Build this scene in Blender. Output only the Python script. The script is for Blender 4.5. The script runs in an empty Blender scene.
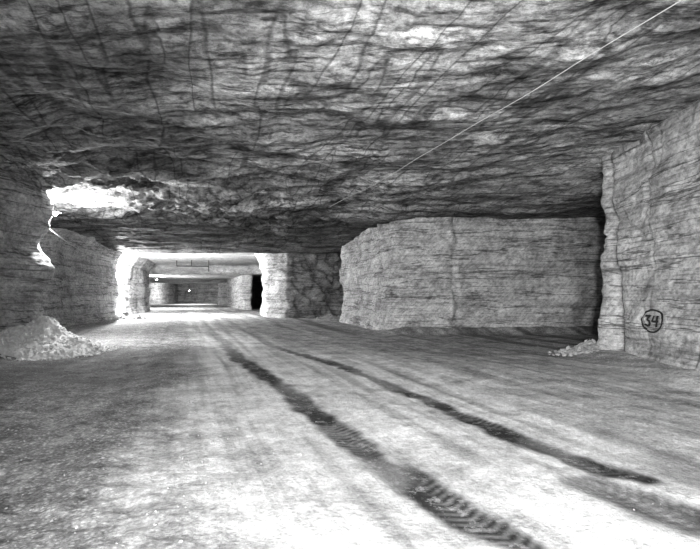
import bpy, math, random
import numpy as np
from mathutils import Vector
from mathutils.bvhtree import BVHTree
random.seed(5)
rng=np.random.default_rng(7)
scene=bpy.context.scene
scene.view_settings.view_transform='Standard'
scene.view_settings.gamma=0.86
scene.view_settings.exposure=0.12

# ---------------------------------------------------------------- noise
def _h(ix,iy,iz):
    n=(ix.astype(np.int64)*374761393+iy.astype(np.int64)*668265263+iz.astype(np.int64)*1274126177)&0xffffffff
    n=((n^(n>>13))*1274126177)&0xffffffff
    n=n^(n>>16)
    return (n&0xffff)/32767.5-1.0
def vnoise(x,y,z):
    x,y,z=np.broadcast_arrays(np.asarray(x,float),np.asarray(y,float),np.asarray(z,float))
    ix,iy,iz=np.floor(x),np.floor(y),np.floor(z)
    fx,fy,fz=x-ix,y-iy,z-iz
    u,v,w=[f*f*f*(f*(f*6-15)+10) for f in (fx,fy,fz)]
    r=0
    for a in (0,1):
        for b in (0,1):
            for c in (0,1):
                r=r+_h(ix+a,iy+b,iz+c)*(u if a else 1-u)*(v if b else 1-v)*(w if c else 1-w)
    return r
def fbm(x,y,z=0.0,o=4):
    s=0;a=1;t=0
    for i in range(o):
        k=2.03**i
        s=s+a*vnoise(np.asarray(x)*k+i*17.3,np.asarray(y)*k+i*9.1,np.asarray(z)*k+i*5.7)
        t+=a;a*=0.5
    return s/t*1.5
def sst(a,b,x):
    t=np.clip((x-a)/(b-a),0,1);return t*t*(3-2*t)
def stair(s,e=0.75):
    f=np.floor(s);return f+sst(e,1.0,s-f)

# ---------------------------------------------------------------- materials
class NT:
    def __init__(s,name,rough=0.9,spec=0.15):
        s.m=bpy.data.materials.new(name);s.m.use_nodes=True
        s.t=s.m.node_tree;s.n=s.t.nodes;s.b=s.n['Principled BSDF']
        s.b.inputs['Roughness'].default_value=rough
        s.b.inputs['Specular IOR Level'].default_value=spec
    def lk(s,a,b): s.t.links.new(a,b)
    def coords(s,scale=(1,1,1),rot=(0,0,0),loc=(0,0,0)):
        g=s.n.new('ShaderNodeNewGeometry')
        m=s.n.new('ShaderNodeMapping');m.inputs['Scale'].default_value=scale
        m.inputs['Rotation'].default_value=rot;m.inputs['Location'].default_value=loc
        s.lk(g.outputs['Position'],m.inputs['Vector']);return m.outputs[0]
    def rotcoords(s,rot,scale):
        g=s.n.new('ShaderNodeNewGeometry')
        m=s.n.new('ShaderNodeMapping');m.inputs['Rotation'].default_value=rot
        s.lk(g.outputs['Position'],m.inputs['Vector'])
        m2=s.n.new('ShaderNodeMapping');m2.inputs['Scale'].default_value=scale
        s.lk(m.outputs[0],m2.inputs['Vector']);return m2.outputs[0]
    def warp(s,v,scale,amt):
        n=s.n.new('ShaderNodeTexNoise');n.inputs['Scale'].default_value=scale;n.inputs['Detail'].default_value=6
        n.inputs['Roughness'].default_value=0.65
        s.lk(v,n.inputs['Vector'])
        a=s.n.new('ShaderNodeVectorMath');a.operation='MULTIPLY_ADD'
        s.lk(n.outputs['Color'],a.inputs[0]);a.inputs[1].default_value=(amt,amt,amt);s.lk(v,a.inputs[2])
        return a.outputs[0]
    def noise(s,v,scale,detail=6,rough=0.6,dist=0.0):
        n=s.n.new('ShaderNodeTexNoise');n.inputs['Scale'].default_value=scale
        n.inputs['Detail'].default_value=detail;n.inputs['Roughness'].default_value=rough
        n.inputs['Distortion'].default_value=dist
        s.lk(v,n.inputs['Vector']);return n.outputs['Fac']
    def voro(s,v,scale,feat='F1',out='Distance'):
        n=s.n.new('ShaderNodeTexVoronoi');n.inputs['Scale'].default_value=scale;n.feature=feat
        s.lk(v,n.inputs['Vector'])
        if out=='Color':
            q=s.n.new('ShaderNodeSeparateColor');s.lk(n.outputs['Color'],q.inputs[0]);return q.outputs[0]
        return n.outputs['Distance']
    def ramp(s,f,stops):
        r=s.n.new('ShaderNodeValToRGB');e=r.color_ramp.elements
        while len(e)<len(stops): e.new(0.5)
        for i,(p,c) in enumerate(stops):
            e[i].position=p;e[i].color=(c,c,c,1)
        s.lk(f,r.inputs[0]);return r.outputs['Color']
    def math(s,op,a,b=None,clamp=False):
        n=s.n.new('ShaderNodeMath');n.operation=op;n.use_clamp=clamp
        for i,k in enumerate((a,b)):
            if k is None: continue
            if isinstance(k,(int,float)): n.inputs[i].default_value=k
            else: s.lk(k,n.inputs[i])
        return n.outputs[0]
    def mul(s,*a):
        v=a[0]
        for b in a[1:]: v=s.math('MULTIPLY',v,b)
        return v
    def mix(s,f,a,b):
        n=s.n.new('ShaderNodeMix');n.data_type='FLOAT'
        for i,k in zip((0,2,3),(f,a,b)):
            if isinstance(k,(int,float)): n.inputs[i].default_value=k
            else: s.lk(k,n.inputs[i])
        return n.outputs[0]
    def attr(s,name):
        n=s.n.new('ShaderNodeAttribute');n.attribute_name=name;return n.outputs['Fac']
    def color(s,v):
        c=s.n.new('ShaderNodeCombineColor')
        for i in range(3): s.lk(v,c.inputs[i])
        s.lk(c.outputs[0],s.b.inputs['Base Color'])
    def bump(s,h,strength,dist,prev=None):
        b=s.n.new('ShaderNodeBump');b.inputs['Strength'].default_value=strength
        b.inputs['Distance'].default_value=dist
        s.lk(h,b.inputs['Height'])
        if prev is not None: s.lk(prev,b.inputs['Normal'])
        s.lk(b.outputs[0],s.b.inputs['Normal']);return b.outputs[0]

def mat_wall():
    s=NT('strata_rock')
    st=s.noise(s.coords((0.16,0.16,2.6),rot=(0.02,0.03,0)),1.0,8,0.68,0.1)
    fine=s.noise(s.coords((0.45,0.45,12.0)),1.0,5,0.65,0.1)
    blot=s.noise(s.coords(),0.8,8,0.7,0.3)
    scr=s.noise(s.rotcoords((0.5,0.7,0.4),(1.5,1.5,10)),1.0,4,0.7)
    grit=s.noise(s.coords((1,1,1.6)),6.0,6,0.8)
    ln=s.noise(s.coords((0.10,0.10,1.9)),1.0,5,0.6,0.1)
    a=s.ramp(st,[(0.36,0.55),(0.46,0.88),(0.56,1.0)])
    b=s.ramp(fine,[(0.36,0.6),(0.47,0.95),(1.0,1.0)])
    c=s.ramp(blot,[(0.34,0.45),(0.5,0.8),(0.65,1.0)])
    d=s.ramp(scr,[(0.36,0.72),(0.6,1.0)])
    g=s.ramp(grit,[(0.36,0.45),(0.58,1.0)])
    l=s.ramp(ln,[(0.485,1.0),(0.497,0.3),(0.503,0.3),(0.515,1.0)])
    v=s.mul(a,b,c,d,g,l,0.78)
    v=s.math('ADD',v,0.015)
    s.color(v)
    p=s.bump(st,0.4,0.08);p=s.bump(blot,0.5,0.2,p);p=s.bump(scr,0.3,0.05,p);p=s.bump(fine,0.3,0.03,p);s.bump(grit,0.8,0.06,p)
    return s.m
def mat_ceiling():
    s=NT('roof_rock')
    c1=s.warp(s.rotcoords((0,0,0.08),(0.6,1.9,0.0)),1.3,0.9)
    e1=s.voro(c1,0.8,'DISTANCE_TO_EDGE');t1=s.voro(c1,0.8,'F1','Color')
    w=s.noise(s.rotcoords((0,0,0.06),(0.7,2.4,1)),1.0,10,0.75,0.2)
    w2=s.noise(s.rotcoords((0,0,-0.12),(1.5,5.0,1)),1.0,8,0.72,0.2)
    big=s.noise(s.coords((0.9,1.5,1)),0.35,7,0.65)
    gap=s.noise(s.coords(),0.9,4,0.6)
    grit=s.noise(s.coords(),6.0,7,0.82)
    lit_roof=s.attr('lit_roof');shade_fac=s.attr('roof_shade')  # masks for lamplight and shade painted into the roof colour
    k1=s.ramp(e1,[(0.0,0.3),(0.02,0.6),(0.06,1.0)])
    gm=s.ramp(gap,[(0.48,0.0),(0.60,1.0)])
    k1=s.mix(gm,1.0,k1)
    a=s.ramp(w,[(0.36,0.12),(0.43,0.45),(0.485,0.85),(0.6,1.0)])
    b=s.ramp(w2,[(0.36,0.3),(0.45,0.75),(0.5,1.0)])
    h1=s.ramp(t1,[(0.0,0.62),(1.0,1.0)])
    c=s.ramp(big,[(0.38,0.32),(0.48,0.68),(0.60,1.0)])
    g=s.ramp(grit,[(0.36,0.3),(0.58,1.0)])
    j=s.noise(s.rotcoords((0,0,-0.26),(1.1,0.10,1)),1.0,2,0.5,0.1)
    jj=s.ramp(j,[(0.48,1.0),(0.496,0.5),(0.504,0.5),(0.52,1.0)])
    v=s.mul(a,b,k1,h1,c,g,jj,1.15)
    v=s.math('ADD',v,0.012)
    v=s.mix(lit_roof,v,s.math('ADD',s.math('MULTIPLY',v,0.5),0.28))
    v=s.mul(v,s.mix(shade_fac,1.0,0.35))
    s.color(v)
    p=s.bump(w,0.6,0.16);p=s.bump(w2,0.5,0.08,p);p=s.bump(t1,0.2,0.10,p);s.bump(grit,0.8,0.06,p)
    return s.m
def mat_floor():
    s=NT('dusty_floor')
    dust=s.attr('dust');tr=s.attr('track_shade')
    st=s.noise(s.rotcoords((0,0,-0.32),(2.2,0.10,1)),1.0,7,0.65,0.1)
    bl=s.noise(s.coords(),1.1,8,0.72)
    gr=s.noise(s.coords(),16.0,6,0.85)
    gr2=s.noise(s.coords(),5.0,7,0.8)
    vo=s.voro(s.coords(),20.0)
    peb=s.ramp(vo,[(0.15,1.0),(0.5,0.5)])
    a=s.ramp(st,[(0.34,0.5),(0.5,0.88),(0.6,1.0)])
    b=s.ramp(bl,[(0.34,0.45),(0.5,0.82),(0.62,1.0)])
    g=s.ramp(gr,[(0.38,0.35),(0.58,1.0)])
    g2=s.ramp(gr2,[(0.38,0.4),(0.58,1.0)])
    light=s.mul(s.mix(0.75,1.0,a),s.mix(0.7,1.0,b),s.mix(0.45,1.0,g),s.mix(0.45,1.0,g2),1.0)
    dark=s.mul(b,g,g2,peb)
    dark=s.math('ADD',s.math('MULTIPLY',dark,0.95),0.03)
    d2=s.math('ADD',dust,s.math('MULTIPLY',s.math('SUBTRACT',bl,0.5),1.2))
    d2=s.math('ADD',d2,s.math('MULTIPLY',s.math('SUBTRACT',st,0.5),1.2))
    d2=s.math('ADD',d2,0.0,True)
    v=s.mix(d2,dark,light)
    tn=s.ramp(gr2,[(0.38,0.0),(0.48,1.0)])
    tb=s.ramp(bl,[(0.36,0.75),(0.46,1.0)])
    t=s.mul(tr,s.mix(0.5,1.0,tn),tb)
    v=s.math('MULTIPLY',v,s.math('SUBTRACT',1.0,s.math('MULTIPLY',t,0.95)))
    s.color(v)
    p=s.bump(bl,0.35,0.06);p=s.bump(gr2,0.4,0.03,p);p=s.bump(gr,0.7,0.02,p);s.bump(vo,0.3,0.015,p)
    return s.m
def mat_simple(name,v,rough=0.8,metal=0,scale=6):
    s=NT(name,rough,0.3)
    n=s.noise(s.coords(),scale,5,0.7)
    s.color(s.math('MULTIPLY',s.ramp(n,[(0.3,0.6),(0.65,1.0)]),v))
    s.b.inputs['Metallic'].default_value=metal
    s.bump(n,0.5,0.03)
    return s.m
def mat_emit(name,st):
    m=bpy.data.materials.new(name);m.use_nodes=True;t=m.node_tree
    t.nodes.clear();e=t.nodes.new('ShaderNodeEmission');o=t.nodes.new('ShaderNodeOutputMaterial')
    e.inputs[0].default_value=(1,1,1,1);e.inputs[1].default_value=st;t.links.new(e.outputs[0],o.inputs[0]);return m
M_wall=mat_wall();M_ceil=mat_ceiling();M_floor=mat_floor()
M_rub=mat_simple('pale_rubble',0.75);M_grav=mat_simple('gravel_stone',0.4)
M_metal=mat_simple('painted_steel',0.12,0.5,0.3);M_cable=mat_simple('dusty_cable',0.5)
M_dcable=mat_simple('black_cable',0.04)
M_paint=mat_simple('black_paint',0.015,0.7,0,20)
M_emit=mat_emit('lit_bulb',60)

# ---------------------------------------------------------------- mesh helpers
def mesh_obj(name,v,f,mat,smooth=True,attrs=None):
    me=bpy.data.meshes.new(name)
    v=np.asarray(v,dtype=np.float32);f=np.asarray(f,dtype=np.int32)
    me.vertices.add(len(v));me.vertices.foreach_set('co',v.ravel())
    k=f.shape[1]
    me.loops.add(f.size);me.loops.foreach_set('vertex_index',f.ravel())
    me.polygons.add(len(f));me.polygons.foreach_set('loop_start',np.arange(0,f.size,k,dtype=np.int32))
    me.polygons.foreach_set('loop_total',np.full(len(f),k,dtype=np.int32))
    if attrs:
        for n,a in attrs.items():
            at=me.attributes.new(n,'FLOAT','POINT');at.data.foreach_set('value',a.astype(np.float32).ravel())
    me.update(calc_edges=True);me.validate()
    me.polygons.foreach_set('use_smooth',np.full(len(me.polygons),smooth))
    me.materials.append(mat)
    o=bpy.data.objects.new(name,me);scene.collection.objects.link(o);return o
def grid_faces(nr,nc,wrap=False):
    i=np.arange(nr-1)[:,None];j=np.arange(nc if wrap else nc-1)[None,:]
    j2=(j+1)%nc
    a=i*nc+j;b=i*nc+j2;c=(i+1)*nc+j2;d=(i+1)*nc+j
    return np.stack([a,b,c,d],-1).reshape(-1,4)
def axis(lo,hi,c,d0,k):
    r=[c]
    while r[-1]<hi: r.append(r[-1]+max(d0,k*abs(r[-1]-c)+d0*0.3))
    l=[c]
    while l[-1]>lo: l.append(l[-1]-max(d0,k*abs(l[-1]-c)+d0*0.3))
    return np.array(sorted(set(l[1:]+r)))

# ---------------------------------------------------------------- ceiling
def zceil(x,y):
    z=6.0+0.07*fbm(x*0.09,y*0.09,3.1,3)
    z=z+0.55*sst(2.5,8.5,x)*(1-sst(15,23,y))
    wx=x+1.2*fbm(x*0.25,y*0.25,8.0,2)
    hot=np.exp(-((x+7)/7.5)**2-((y-22.5)/7)**2)
    amp=(0.018+0.070*hot)*(1-0.6*sst(44,48,y))
    n=fbm(wx*0.6,y*1.0,0.0,5)
    z=z-amp*stair(n*6.0,0.82)
    z=z+0.03*fbm(x*1.8,y*3.0,4.4,4)*(1-0.6*sst(44,48,y))
    m=sst(-36,-30,x)*(1-sst(0,3,x))
    z=z-0.45*sst(34,41,y)*(1-sst(44.5,46,y))*m
    z=z-1.25*sst(68,70,y)
    z=z-0.35*sst(97,99,y)*(1-sst(101,103,y))
    return z
xs=axis(-62,34,-2,0.085,0.006)
ys=np.concatenate([np.arange(-13,4,0.4),axis(4,133,4,0.06,0.0045)[1:]])
ys=ys[ys>-13.1]
X,Y=np.meshgrid(xs,ys)
Z=zceil(X,Y)
LIT=sst(45,48,Y)*(1-0.3*sst(68,70,Y))  # lamplit look of the far roof, painted as a lighter colour
SHADE=sst(21,30,Y+0.8*fbm(X*0.2,Y*0.2,1,3))*(1-sst(44.5,46,Y))  # light falloff towards the portal, painted as a darker roof band
SHADE=np.maximum(SHADE,0.45*(1-sst(-6,-1,X))*(1-sst(13,17,Y)))  # dim near-left corner of the roof, shade painted into the colour
ceiling=mesh_obj('ceiling',np.stack([X,Y,Z],-1).reshape(-1,3),grid_faces(len(ys),len(xs))[:,::-1],M_ceil,attrs={'lit_roof':LIT,'roof_shade':SHADE})

# ---------------------------------------------------------------- floor with wheel tracks
def poly_track(X,Y,pts,w):
    best=np.full(X.shape,1e9);arc=np.zeros(X.shape);off=np.zeros(X.shape);L=0
    for (x0,y0),(x1,y1) in zip(pts[:-1],pts[1:]):
        dx,dy=x1-x0,y1-y0;l=math.hypot(dx,dy)
        t=np.clip(((X-x0)*dx+(Y-y0)*dy)/l**2,0,1)
        px,py=x0+t*dx,y0+t*dy;d=np.hypot(X-px,Y-py)
        s=((X-x0)*dy-(Y-y0)*dx)/l
        m=d<best;best=np.where(m,d,best);arc=np.where(m,L+t*l,arc);off=np.where(m,s,off);L+=l
    core=1-sst(w*0.5,w*1.3,best+0.10*fbm(X*2.5,Y*2.5,1.0,5))
    tread=0.5+0.5*np.sin((arc+np.abs(off)*0.6)*2*math.pi/0.13)
    return core,tread,best
def floor_fields(X,Y):
    A=[(-14,48),(-6.75,26),(-3.4,16),(-1.23,10.7),(-0.31,8),(0.36,6.3),(0.95,4.95),(1.5,3.9),(2.2,2.2),(4,-4),(6,-13)]
    B=[(-12,48),(-5,27),(-3.2,20.8),(0,13.9),(1.52,9.9),(2.29,7.5),(2.85,6.25),(3.25,5.7)]
    C=[(2.6,5.5),(3.1,4.75),(3.7,4.0),(5,0)]
    tr=np.zeros(X.shape);dep=np.zeros(X.shape)
    for P,w,k in ((A,0.27,0.0),(B,0.22,3.0),(C,0.40,5.0)):
        c,t,b=poly_track(X,Y,P,w)
        patch=sst(-0.6,0.1,fbm(X*0.8+k,Y*0.5,k,3))
        near=(1-sst(8,14,Y))*sst(-0.3,0.4,fbm(X*0.7,Y*0.7,k+2,3))
        tr=np.maximum(tr,c*(0.72+0.28*patch)*(1-0.25*t*near)*(1-0.6*sst(14,24,Y)))
        dep+=c*(0.85+0.15*t*near)
    u=X+0.31*Y
    ruts=sst(0.1,0.7,fbm(u*1.3,(Y-0.31*X)*0.06,6.0,4))
    tr=np.maximum(tr,0.6*ruts*sst(3.5,6,u))
    ruts2=sst(0.35,0.9,fbm(u*2.3,(Y-0.31*X)*0.07,16.0,4))
    tr=np.maximum(tr,0.35*ruts2)
    dust=sst(-0.6,0.9,u+0.8*fbm(X*0.3,Y*0.3,2.2,3))
    right=1-0.5*sst(4.4,8,u)
    dust=dust*right
    dust=dust*(1-0.7*sst(15,20,Y+0.25*X)*sst(-5,-1,X+0.4*(Y-20)))
    tr=np.maximum(tr,0.6*sst(9.5,13,Y)*(1-sst(17,22,Y))*(1-sst(-5.5,-3.6,X)))  # dark left floor, partly shade, painted through the wheel-track mask
    z=0.05*fbm(X*0.2,Y*0.2,9,3)+0.012*fbm(X*1.5,Y*1.5,2,3)+0.02*fbm(u*1.1,Y*0.08,4,3)-0.012*dep
    gr=(1-sst(-0.6,0.9,u))
    z=z+gr*0.02*fbm(X*5,Y*5,1,3)
    return z,tr,dust
xs=axis(-62,34,0.5,0.04,0.011)
ys=np.concatenate([np.arange(-13,3.2,0.4),axis(3.3,133,3.3,0.03,0.006)[1:]])
ys=ys[ys>-13.1]
X,Y=np.meshgrid(xs,ys)
Z,TR,DU=floor_fields(X,Y)
def bank(X,Y): return 0.25*sst(6.9,8.2,X)*(1-sst(17,19,Y))+0.35*sst(25.6,27,Y)*sst(1,3,X)+0.35*(1-sst(-11.2,-9.6,X))*(1-sst(19,21,Y))
Z=Z+bank(X,Y)
floor=mesh_obj('floor',np.stack([X,Y,Z],-1).reshape(-1,3),grid_faces(len(ys),len(xs)),M_floor,attrs={'track_shade':TR,'dust':DU})

# ---------------------------------------------------------------- rock pillars
def pillar(pts,name='rock_pillar',dz=0.07,smooth=1,flare=0.0,amp=1.0,mod=None,seed=0.0,ztop=6.7):
    P=[np.array(p,float) for p in pts]
    for _ in range(smooth):
        Q=[]
        for i in range(len(P)):
            a,b=P[i],P[(i+1)%len(P)];l=np.linalg.norm(b-a);k=min(0.25,0.3/l)
            Q+= [a+(b-a)*k,b-(b-a)*k]
        P=Q
    pp=[]
    for i in range(len(P)):
        a,b=P[i],P[(i+1)%len(P)];l=np.linalg.norm(b-a)
        mid=(a+b)/2;cam=min(np.hypot(*a),np.hypot(*b),np.hypot(*mid))
        sp=max(0.07,cam*0.0045)
        n=max(1,int(math.ceil(l/sp)))
        n=min(n,260)
        for k in range(n): pp.append(a+(b-a)*k/n)
    pp=np.array(pp);nx=np.roll(pp,-1,0);pv=np.roll(pp,1,0)
    t=nx-pv;t/=np.linalg.norm(t,axis=1)[:,None]
    N=np.stack([t[:,1],-t[:,0]],-1)
    area=np.sum(pp[:,0]*nx[:,1]-nx[:,0]*pp[:,1])
    if area<0:N=-N
    for _ in range(4):
        N=(N+np.roll(N,1,0)+np.roll(N,-1,0));N/=np.linalg.norm(N,axis=1)[:,None]
    zs=np.arange(-0.5,ztop,dz)
    Xp=pp[:,0][None,:]+0*zs[:,None];Yp=pp[:,1][None,:]+0*zs[:,None];Zp=zs[:,None]+0*Xp
    zt=Zp+0.15*fbm(Xp*0.15,Yp*0.15,seed,2)
    d=0.22*fbm(Xp*0.35,Yp*0.35,Zp*0.30+seed,3)
    d=d+0.05*stair(fbm(Xp*0.5,Yp*0.5,Zp*0.6+seed*1.7,4)*4,0.8)
    led=fbm(Xp*0.10,Yp*0.10,zt*2.0+seed,3)
    d=d+0.03*stair(led*3,0.6)
    d=d+0.05*fbm(Xp*1.8,Yp*1.8,Zp*2.6+seed,4)
    cr=np.abs(fbm(Xp*0.45+3,Yp*0.45,Zp*0.12+seed,3))
    d=d-0.12*(1-sst(0.0,0.05,cr))
    d=d*amp
    d=d+0.2*(1-sst(0,0.8,Zp))
    d=d+flare*np.clip((Zp-4.2)/1.8,0,1)**2
    if mod is not None: d=d+mod(Xp,Yp,Zp)
    V=np.stack([Xp+N[:,0]*d,Yp+N[:,1]*d,Zp],-1).reshape(-1,3)
    f=grid_faces(len(zs),len(pp),True)
    if area<0:f=f[:,::-1]
    return mesh_obj(name,V,f,M_wall)
def nub(x,y,z):
    yc=16.15+0.55*sst(0.5,5.5,z)
    return 0.30*np.exp(-((y-16.9)/0.45)**2)*(1-sst(0.5,3.5,z))*(x<11)-0.4*np.exp(-((y-yc)/0.16)**2)*(x<11)*(1-0.5*sst(4,6,z))
p34=pillar([(8.45,16.2),(8.15,12.5),(7.95,8),(7.9,0),(7.9,-12.5),(32,-12.5),(32,17.8),(9.2,17.6),(8.25,17.3)],amp=0.7,mod=nub,seed=3.0,dz=0.05,ztop=7.2)
def notch(x,y,z): return (-0.28*np.exp(-((x-5.5-0.15*np.sin(z*1.7)-0.2*fbm(z*1.3,x*0,5,3))/0.22)**2)+0.2*np.exp(-((x-5.0)/0.5)**2)*fbm(x*3,y*3,z*2,3))*(y<30)
pillar([(2.2,27.2),(5.5,26.6),(6.0,26.9),(13,26.9),(32,27),(32,45),(4,44),(-0.4,40.5),(-0.7,39.5)],mod=notch,seed=11.0,dz=0.07,amp=0.9)
def leftprof(x,y,z):
    k=np.exp(-((y-19.5)/1.6)**2)*(x>-14)
    return k*(0.35*np.exp(-((z-2.9)/0.5)**2)-0.35*np.exp(-((z-3.9)/0.45)**2)+0.25*sst(4.2,5.5,z))
pillar([(-11.25,19.6),(-11.45,16),(-11.2,5),(-11.2,-12.5),(-40,-12.5),(-40,20.2),(-13,20.6)],mod=leftprof,seed=21.0,dz=0.06,amp=0.9)
pillar([(-18.0,30.0),(-18.9,40),(-19.5,44),(-21.8,45),(-22.3,50),(-23.8,60),(-26.0,67.5),(-28.0,70.2),(-34,88),(-39.0,100),(-40,101),(-43.5,132),(-60,132),(-60,30)],seed=31.0,dz=0.1,flare=0.9,amp=0.7)
def rough(x,y,z): return 0.6*fbm(x*1.3+z*0.9,y*1.3,z*1.3,4)*sst(-5.6,-4.8,x)
pillar([(-8.6,50),(-7.6,46.8),(-5.2,45.6),(-3.6,47.2),(-1.2,50.5),(3,54),(3,57),(-9.2,57)],seed=41.0,dz=0.1,flare=0.5,amp=0.9,mod=rough)
pillar([(-14.4,70.5),(-13.2,70.2),(-19.0,99),(-19,132),(-28,132),(-26.5,104),(-23.6,99)],seed=51.0,dz=0.12,flare=0.6,amp=0.8)
def wall(name,x0,y0,x1,y1):
    n=int(math.hypot(x1-x0,y1-y0)/0.4);t=np.linspace(0,1,n);zs=np.arange(-0.5,7.3,0.15)
    Xw=x0+(x1-x0)*t[None,:]+0*zs[:,None];Yw=y0+(y1-y0)*t[None,:]+0*zs[:,None];Zw=zs[:,None]+0*Xw
    d=0.3*fbm(Xw*.3,Yw*.3,Zw*1.2,4);l=math.hypot(x1-x0,y1-y0)
    return mesh_obj(name,np.stack([Xw-(y1-y0)/l*d,Yw+(x1-x0)/l*d,Zw],-1).reshape(-1,3),grid_faces(len(zs),n),M_wall)
wall('wall_back',-61,-12,33,-12);wall('wall_far',33,131.5,-61,131.5)
wall('wall_right',32,-12.5,32,132);wall('wall_left',-59.5,132,-59.5,-12.5)

# ---------------------------------------------------------------- loose rock
import bmesh
def ico():
    bm=bmesh.new();bmesh.ops.create_icosphere(bm,subdivisions=1,radius=1)
    v=np.array([x.co[:] for x in bm.verts]);f=np.array([[q.index for q in p.verts] for p in bm.faces]);bm.free();return v,f
IV,IF=ico()
def rocks(name,C,S,mat,extra=None):
    n=len(C);V=[];F=[]
    off=0
    if extra is not None:
        V.append(extra[0]);F.append(extra[1]);off=len(extra[0])
    q=rng.normal(size=(n,3,3));Q=np.linalg.qr(q)[0]
    jit=1+0.28*rng.uniform(-1,1,size=(n,len(IV)))
    sc=rng.uniform(0.55,1.25,size=(n,3))
    P=(IV[None]*jit[...,None])*sc[:,None,:]
    P=np.einsum('nij,nkj->nki',Q,P);P[...,2]*=0.75
    P=P*S[:,None,None]+C[:,None,:]
    V.append(P.reshape(-1,3));F.append((IF[None]+(np.arange(n)*len(IV))[:,None,None]+off).reshape(-1,3))
    return mesh_obj(name,np.concatenate(V),np.concatenate(F),mat,smooth=False)
def heap(name,cx,cy,rx,ry,h,n,smax,mat=M_rub,seed=0.0):
    g=np.linspace(-1,1,90);A,B=np.meshgrid(g,g)
    r=np.hypot(A,B);x=cx+A*rx;y=cy+B*ry
    hf=lambda x,y,r: h*np.clip(1-r,0,1)**1.15*(1+0.3*fbm(x*1.5,y*1.5,seed,3))-0.12*sst(0.8,1.0,r)
    base=floor_fields(x,y)[0]+bank(x,y)
    z=base+hf(x,y,r)+0.03*fbm(x*6,y*6,seed,3)
    f=grid_faces(90,90);f=np.concatenate([f[:,[0,1,2]],f[:,[0,2,3]]])
    ex=(np.stack([x,y,z],-1).reshape(-1,3),f)
    a=rng.uniform(0,2*math.pi,n);rr=np.sqrt(rng.uniform(0,1,n))*1.08
    px=cx+np.cos(a)*rr*rx;py=cy+np.sin(a)*rr*ry
    S=smax*rng.power(0.5,n)**1.5*0.8+0.02
    pz=floor_fields(px[None],py[None])[0][0]+bank(px,py)+np.maximum(hf(px,py,rr),0)+S*0.2
    rocks(name,np.stack([px,py,pz],-1),S,mat,ex)
heap('rubble_pile',-10.5,18.0,2.0,2.5,0.95,2400,0.075,seed=1)
heap('rubble_pile',8.0,17.4,1.3,0.8,0.22,200,0.13,mat=M_grav,seed=2)
heap('rubble_pile',-18.6,43,1.6,2.0,0.5,200,0.2,mat=M_grav,seed=3)
heap('rubble_pile',-1.6,42.5,1.6,1.4,0.35,160,0.18,mat=M_grav,seed=4)
n=12000
gx=rng.uniform(-11,9,n);gy=3.3+rng.power(0.8,n)*20
u=gx+0.31*gy;keep=(u<0.4+rng.normal(0,0.6,n))|(rng.uniform(0,1,n)<0.06)|(gx>7.2)
gx,gy=gx[keep],gy[keep]
S=0.006+0.017*rng.power(0.35,len(gx))**2
gz=floor_fields(gx[None],gy[None])[0][0]+S*0.2+bank(gx,gy)
rocks('floor_gravel',np.stack([gx,gy,gz],-1),S,M_grav)

# ---------------------------------------------------------------- painted number on the rib
bvh=BVHTree.FromObject(p34,bpy.context.evaluated_depsgraph_get())
def ribbon(path,w,V,F,closed=False):
    pts=[]
    n=len(path)
    for i in range(n if closed else n-1):
        a=np.array(path[i]);b=np.array(path[(i+1)%n]);k=max(2,int(np.linalg.norm(b-a)/0.02))
        for j in range(k): pts.append(a+(b-a)*j/k)
    if not closed: pts.append(np.array(path[-1]))
    m=len(pts);base=len(V)
    for i,p in enumerate(pts):
        a=pts[(i-1)%m] if closed else pts[max(i-1,0)];b=pts[(i+1)%m] if closed else pts[min(i+1,m-1)]
        t=(b-a)/max(1e-6,np.linalg.norm(b-a));nn=np.array([-t[1],t[0]])
        for s in (-1,0,1):
            q=p+nn*s*w/2
            h=bvh.ray_cast(Vector((4,CY-q[0]*SX,CZ+q[1])),Vector((1,0,0)))
            hx=h[0].x if h[0] is not None else 8.0
            V.append((hx-0.03,CY-q[0]*SX,CZ+q[1]))
    for i in range(m if closed else m-1):
        j=(i+1)%m
        for s in (0,1):
            F.append((base+3*i+s,base+3*j+s,base+3*j+s+1,base+3*i+s+1))
CY,CZ,SX=13.98,1.30,1.6
V=[];F=[]
R=0.30
ribbon([(R*math.cos(a),R*math.sin(a)*1.0) for a in np.linspace(0,2*math.pi,49)[:-1]],0.045,V,F,True)
three=[(-0.20,0.13),(-0.06,0.14),(-0.13,0.03),(-0.06,0.0),(-0.04,-0.07),(-0.08,-0.13),(-0.16,-0.14),(-0.21,-0.10)]
ribbon(three,0.055,V,F)
ribbon([(0.05,0.14),(0.02,-0.01),(0.20,0.0)],0.055,V,F)
ribbon([(0.155,0.15),(0.14,-0.15)],0.055,V,F)
mesh_obj('painted_number_sign',np.array(V),np.array(F),M_paint)

# ---------------------------------------------------------------- cables, lamps
def tube(name,pts,r,mat,parent=None):
    cu=bpy.data.curves.new(name,'CURVE');cu.dimensions='3D';cu.bevel_depth=r;cu.bevel_resolution=2
    s=cu.splines.new('POLY');s.points.add(len(pts)-1)
    for p,q in zip(s.points,pts): p.co=(*q,1)
    cu.materials.append(mat)
    o=bpy.data.objects.new(name,cu);scene.collection.objects.link(o)
    if parent: o.parent=parent
    return o
def zc1(x,y): return float(zceil(np.array([[x]]),np.array([[y]]))[0,0])
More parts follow.
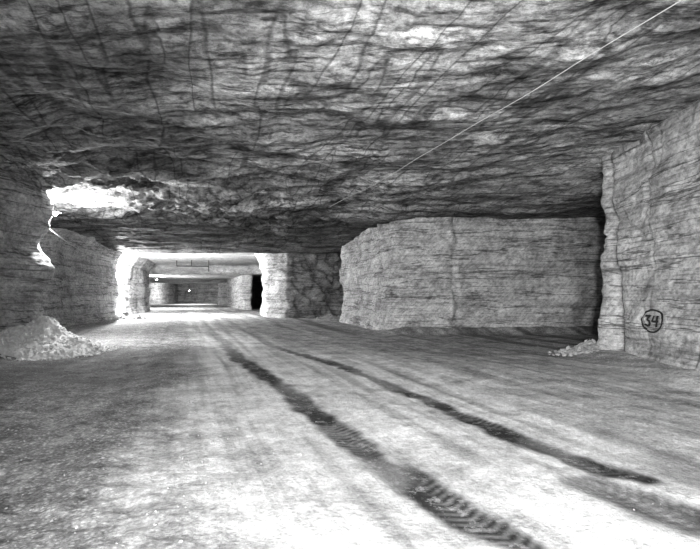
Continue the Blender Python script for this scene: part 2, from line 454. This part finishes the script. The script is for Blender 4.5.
# taut cable stapled just under the roof, kept below the lowest nearby ledge
c=[]
for t in np.linspace(-0.6,1.0,80):
    x=4.5+(-0.9-4.5)*t;y=7.3+(23-7.3)*t
    zz=min(zc1(x+dx,y+dy) for dx in (-0.3,0,0.3) for dy in (-0.6,-0.3,0,0.3,0.6))-0.02
    c.append([x,y,zz])
zsm=np.array([p[2] for p in c]);zsm=np.minimum(np.convolve(np.pad(zsm,6,'edge'),np.ones(13)/13,'valid'),6.2)-0.05
tube('roof_cable',[(p[0],p[1],z) for p,z in zip(c,zsm)],0.009,M_cable)
a=Vector((-11.9,20.6,4.6));b=Vector((-19.3,43.5,5.0))
tube('lamp_feed_cable',[tuple(a.lerp(b,t)-Vector((0,0,0.5*4*t*(1-t)))) for t in np.linspace(0,1,30)],0.02,M_cable)

def add_light(parent,loc,power,rad=0.12):
    l=bpy.data.lights.new('lamp_light','POINT');l.energy=power;l.shadow_soft_size=rad
    o=bpy.data.objects.new('lamp_light',l);scene.collection.objects.link(o);o.parent=parent;o.location=loc
def lamp(loc,power,drop=0.4,ztop=None):
    e=bpy.data.objects.new('hanging_mine_lamp',None);scene.collection.objects.link(e);e.location=loc
    n=24;prof=[(0.03,0.30),(0.06,0.28),(0.07,0.16),(0.10,0.13),(0.20,0.04),(0.22,0.03),(0.205,0.03),(0.09,0.12),(0.05,0.14)]
    V=[(r*math.cos(2*math.pi*k/n),r*math.sin(2*math.pi*k/n),z) for r,z in prof for k in range(n)]
    o=mesh_obj('shade',V,grid_faces(len(prof),n,True),M_metal);o.parent=e
    prof=[(0.005,-0.10),(0.05,-0.085),(0.075,-0.04),(0.075,0.0),(0.05,0.06),(0.03,0.10),(0.03,0.14)]
    V=[(r*math.cos(2*math.pi*k/n),r*math.sin(2*math.pi*k/n),z) for r,z in prof for k in range(n)]
    o=mesh_obj('bulb',V,grid_faces(len(prof),n,True),M_emit);o.parent=e
    zt=(ztop if ztop else zc1(loc[0],loc[1]))-loc[2]+0.05
    tube('drop_cord',[(0,0,0.28),(0,0,zt)],0.012,M_dcable,e)
    add_light(e,(0,0,-0.22),power)
    return e
lamp((-11.75,20.7,5.25),2300)
lamp((-20.7,46.6,4.5),18000)
lamp((-27.9,75,4.2),5500)
lamp((-34.3,111,2.9),3500)
e=bpy.data.objects.new('roof_conduit',None);scene.collection.objects.link(e)
tube('pipe',[(-20,60,5.35),(-16.3,60,5.3)],0.07,M_dcable,e)
for x,z in ((-20,5.35),(-18.3,5.33),(-16.3,5.3)): tube('hanger',[(x,60,z),(x,60,zc1(x,60)+0.05)],0.04,M_dcable,e)
tube('drop_pipe',[(-16.3,60,5.3),(-16.3,60,4.7)],0.06,M_dcable,e)

# ---------------------------------------------------------------- photographer's lights
def spot(loc,tgt,power,ang,blend=0.6,rad=0.3):
    l=bpy.data.lights.new('flash_light','SPOT');l.energy=power;l.spot_size=math.radians(ang);l.spot_blend=blend;l.shadow_soft_size=rad
    o=bpy.data.objects.new('flash_light',l);scene.collection.objects.link(o);o.location=loc
    o.rotation_euler=(Vector(tgt)-Vector(loc)).to_track_quat('-Z','Y').to_euler()
def point(loc,power,rad=0.4):
    l=bpy.data.lights.new('flash_light','POINT');l.energy=power;l.shadow_soft_size=rad
    o=bpy.data.objects.new('flash_light',l);scene.collection.objects.link(o);o.location=loc
point((0.5,-5.0,2.6),3900)
spot((0.8,-6.0,4.2),(0.6,10,0.2),9500,60,1.0)
spot((-3,-8,2.4),(9,27,3.4),19000,48)

# ---------------------------------------------------------------- camera
cam=bpy.data.cameras.new('camera');co=bpy.data.objects.new('camera',cam);scene.collection.objects.link(co)
co.location=(0,0,2.0);co.rotation_euler=(math.radians(90),0,0)
cam.sensor_width=36;cam.lens=36*520/700;cam.shift_y=20.5/700;cam.clip_end=400;cam.clip_start=0.05
scene.camera=co
w=bpy.data.worlds.new('world');scene.world=w;w.use_nodes=True
w.node_tree.nodes['Background'].inputs[0].default_value=(0,0,0,1)
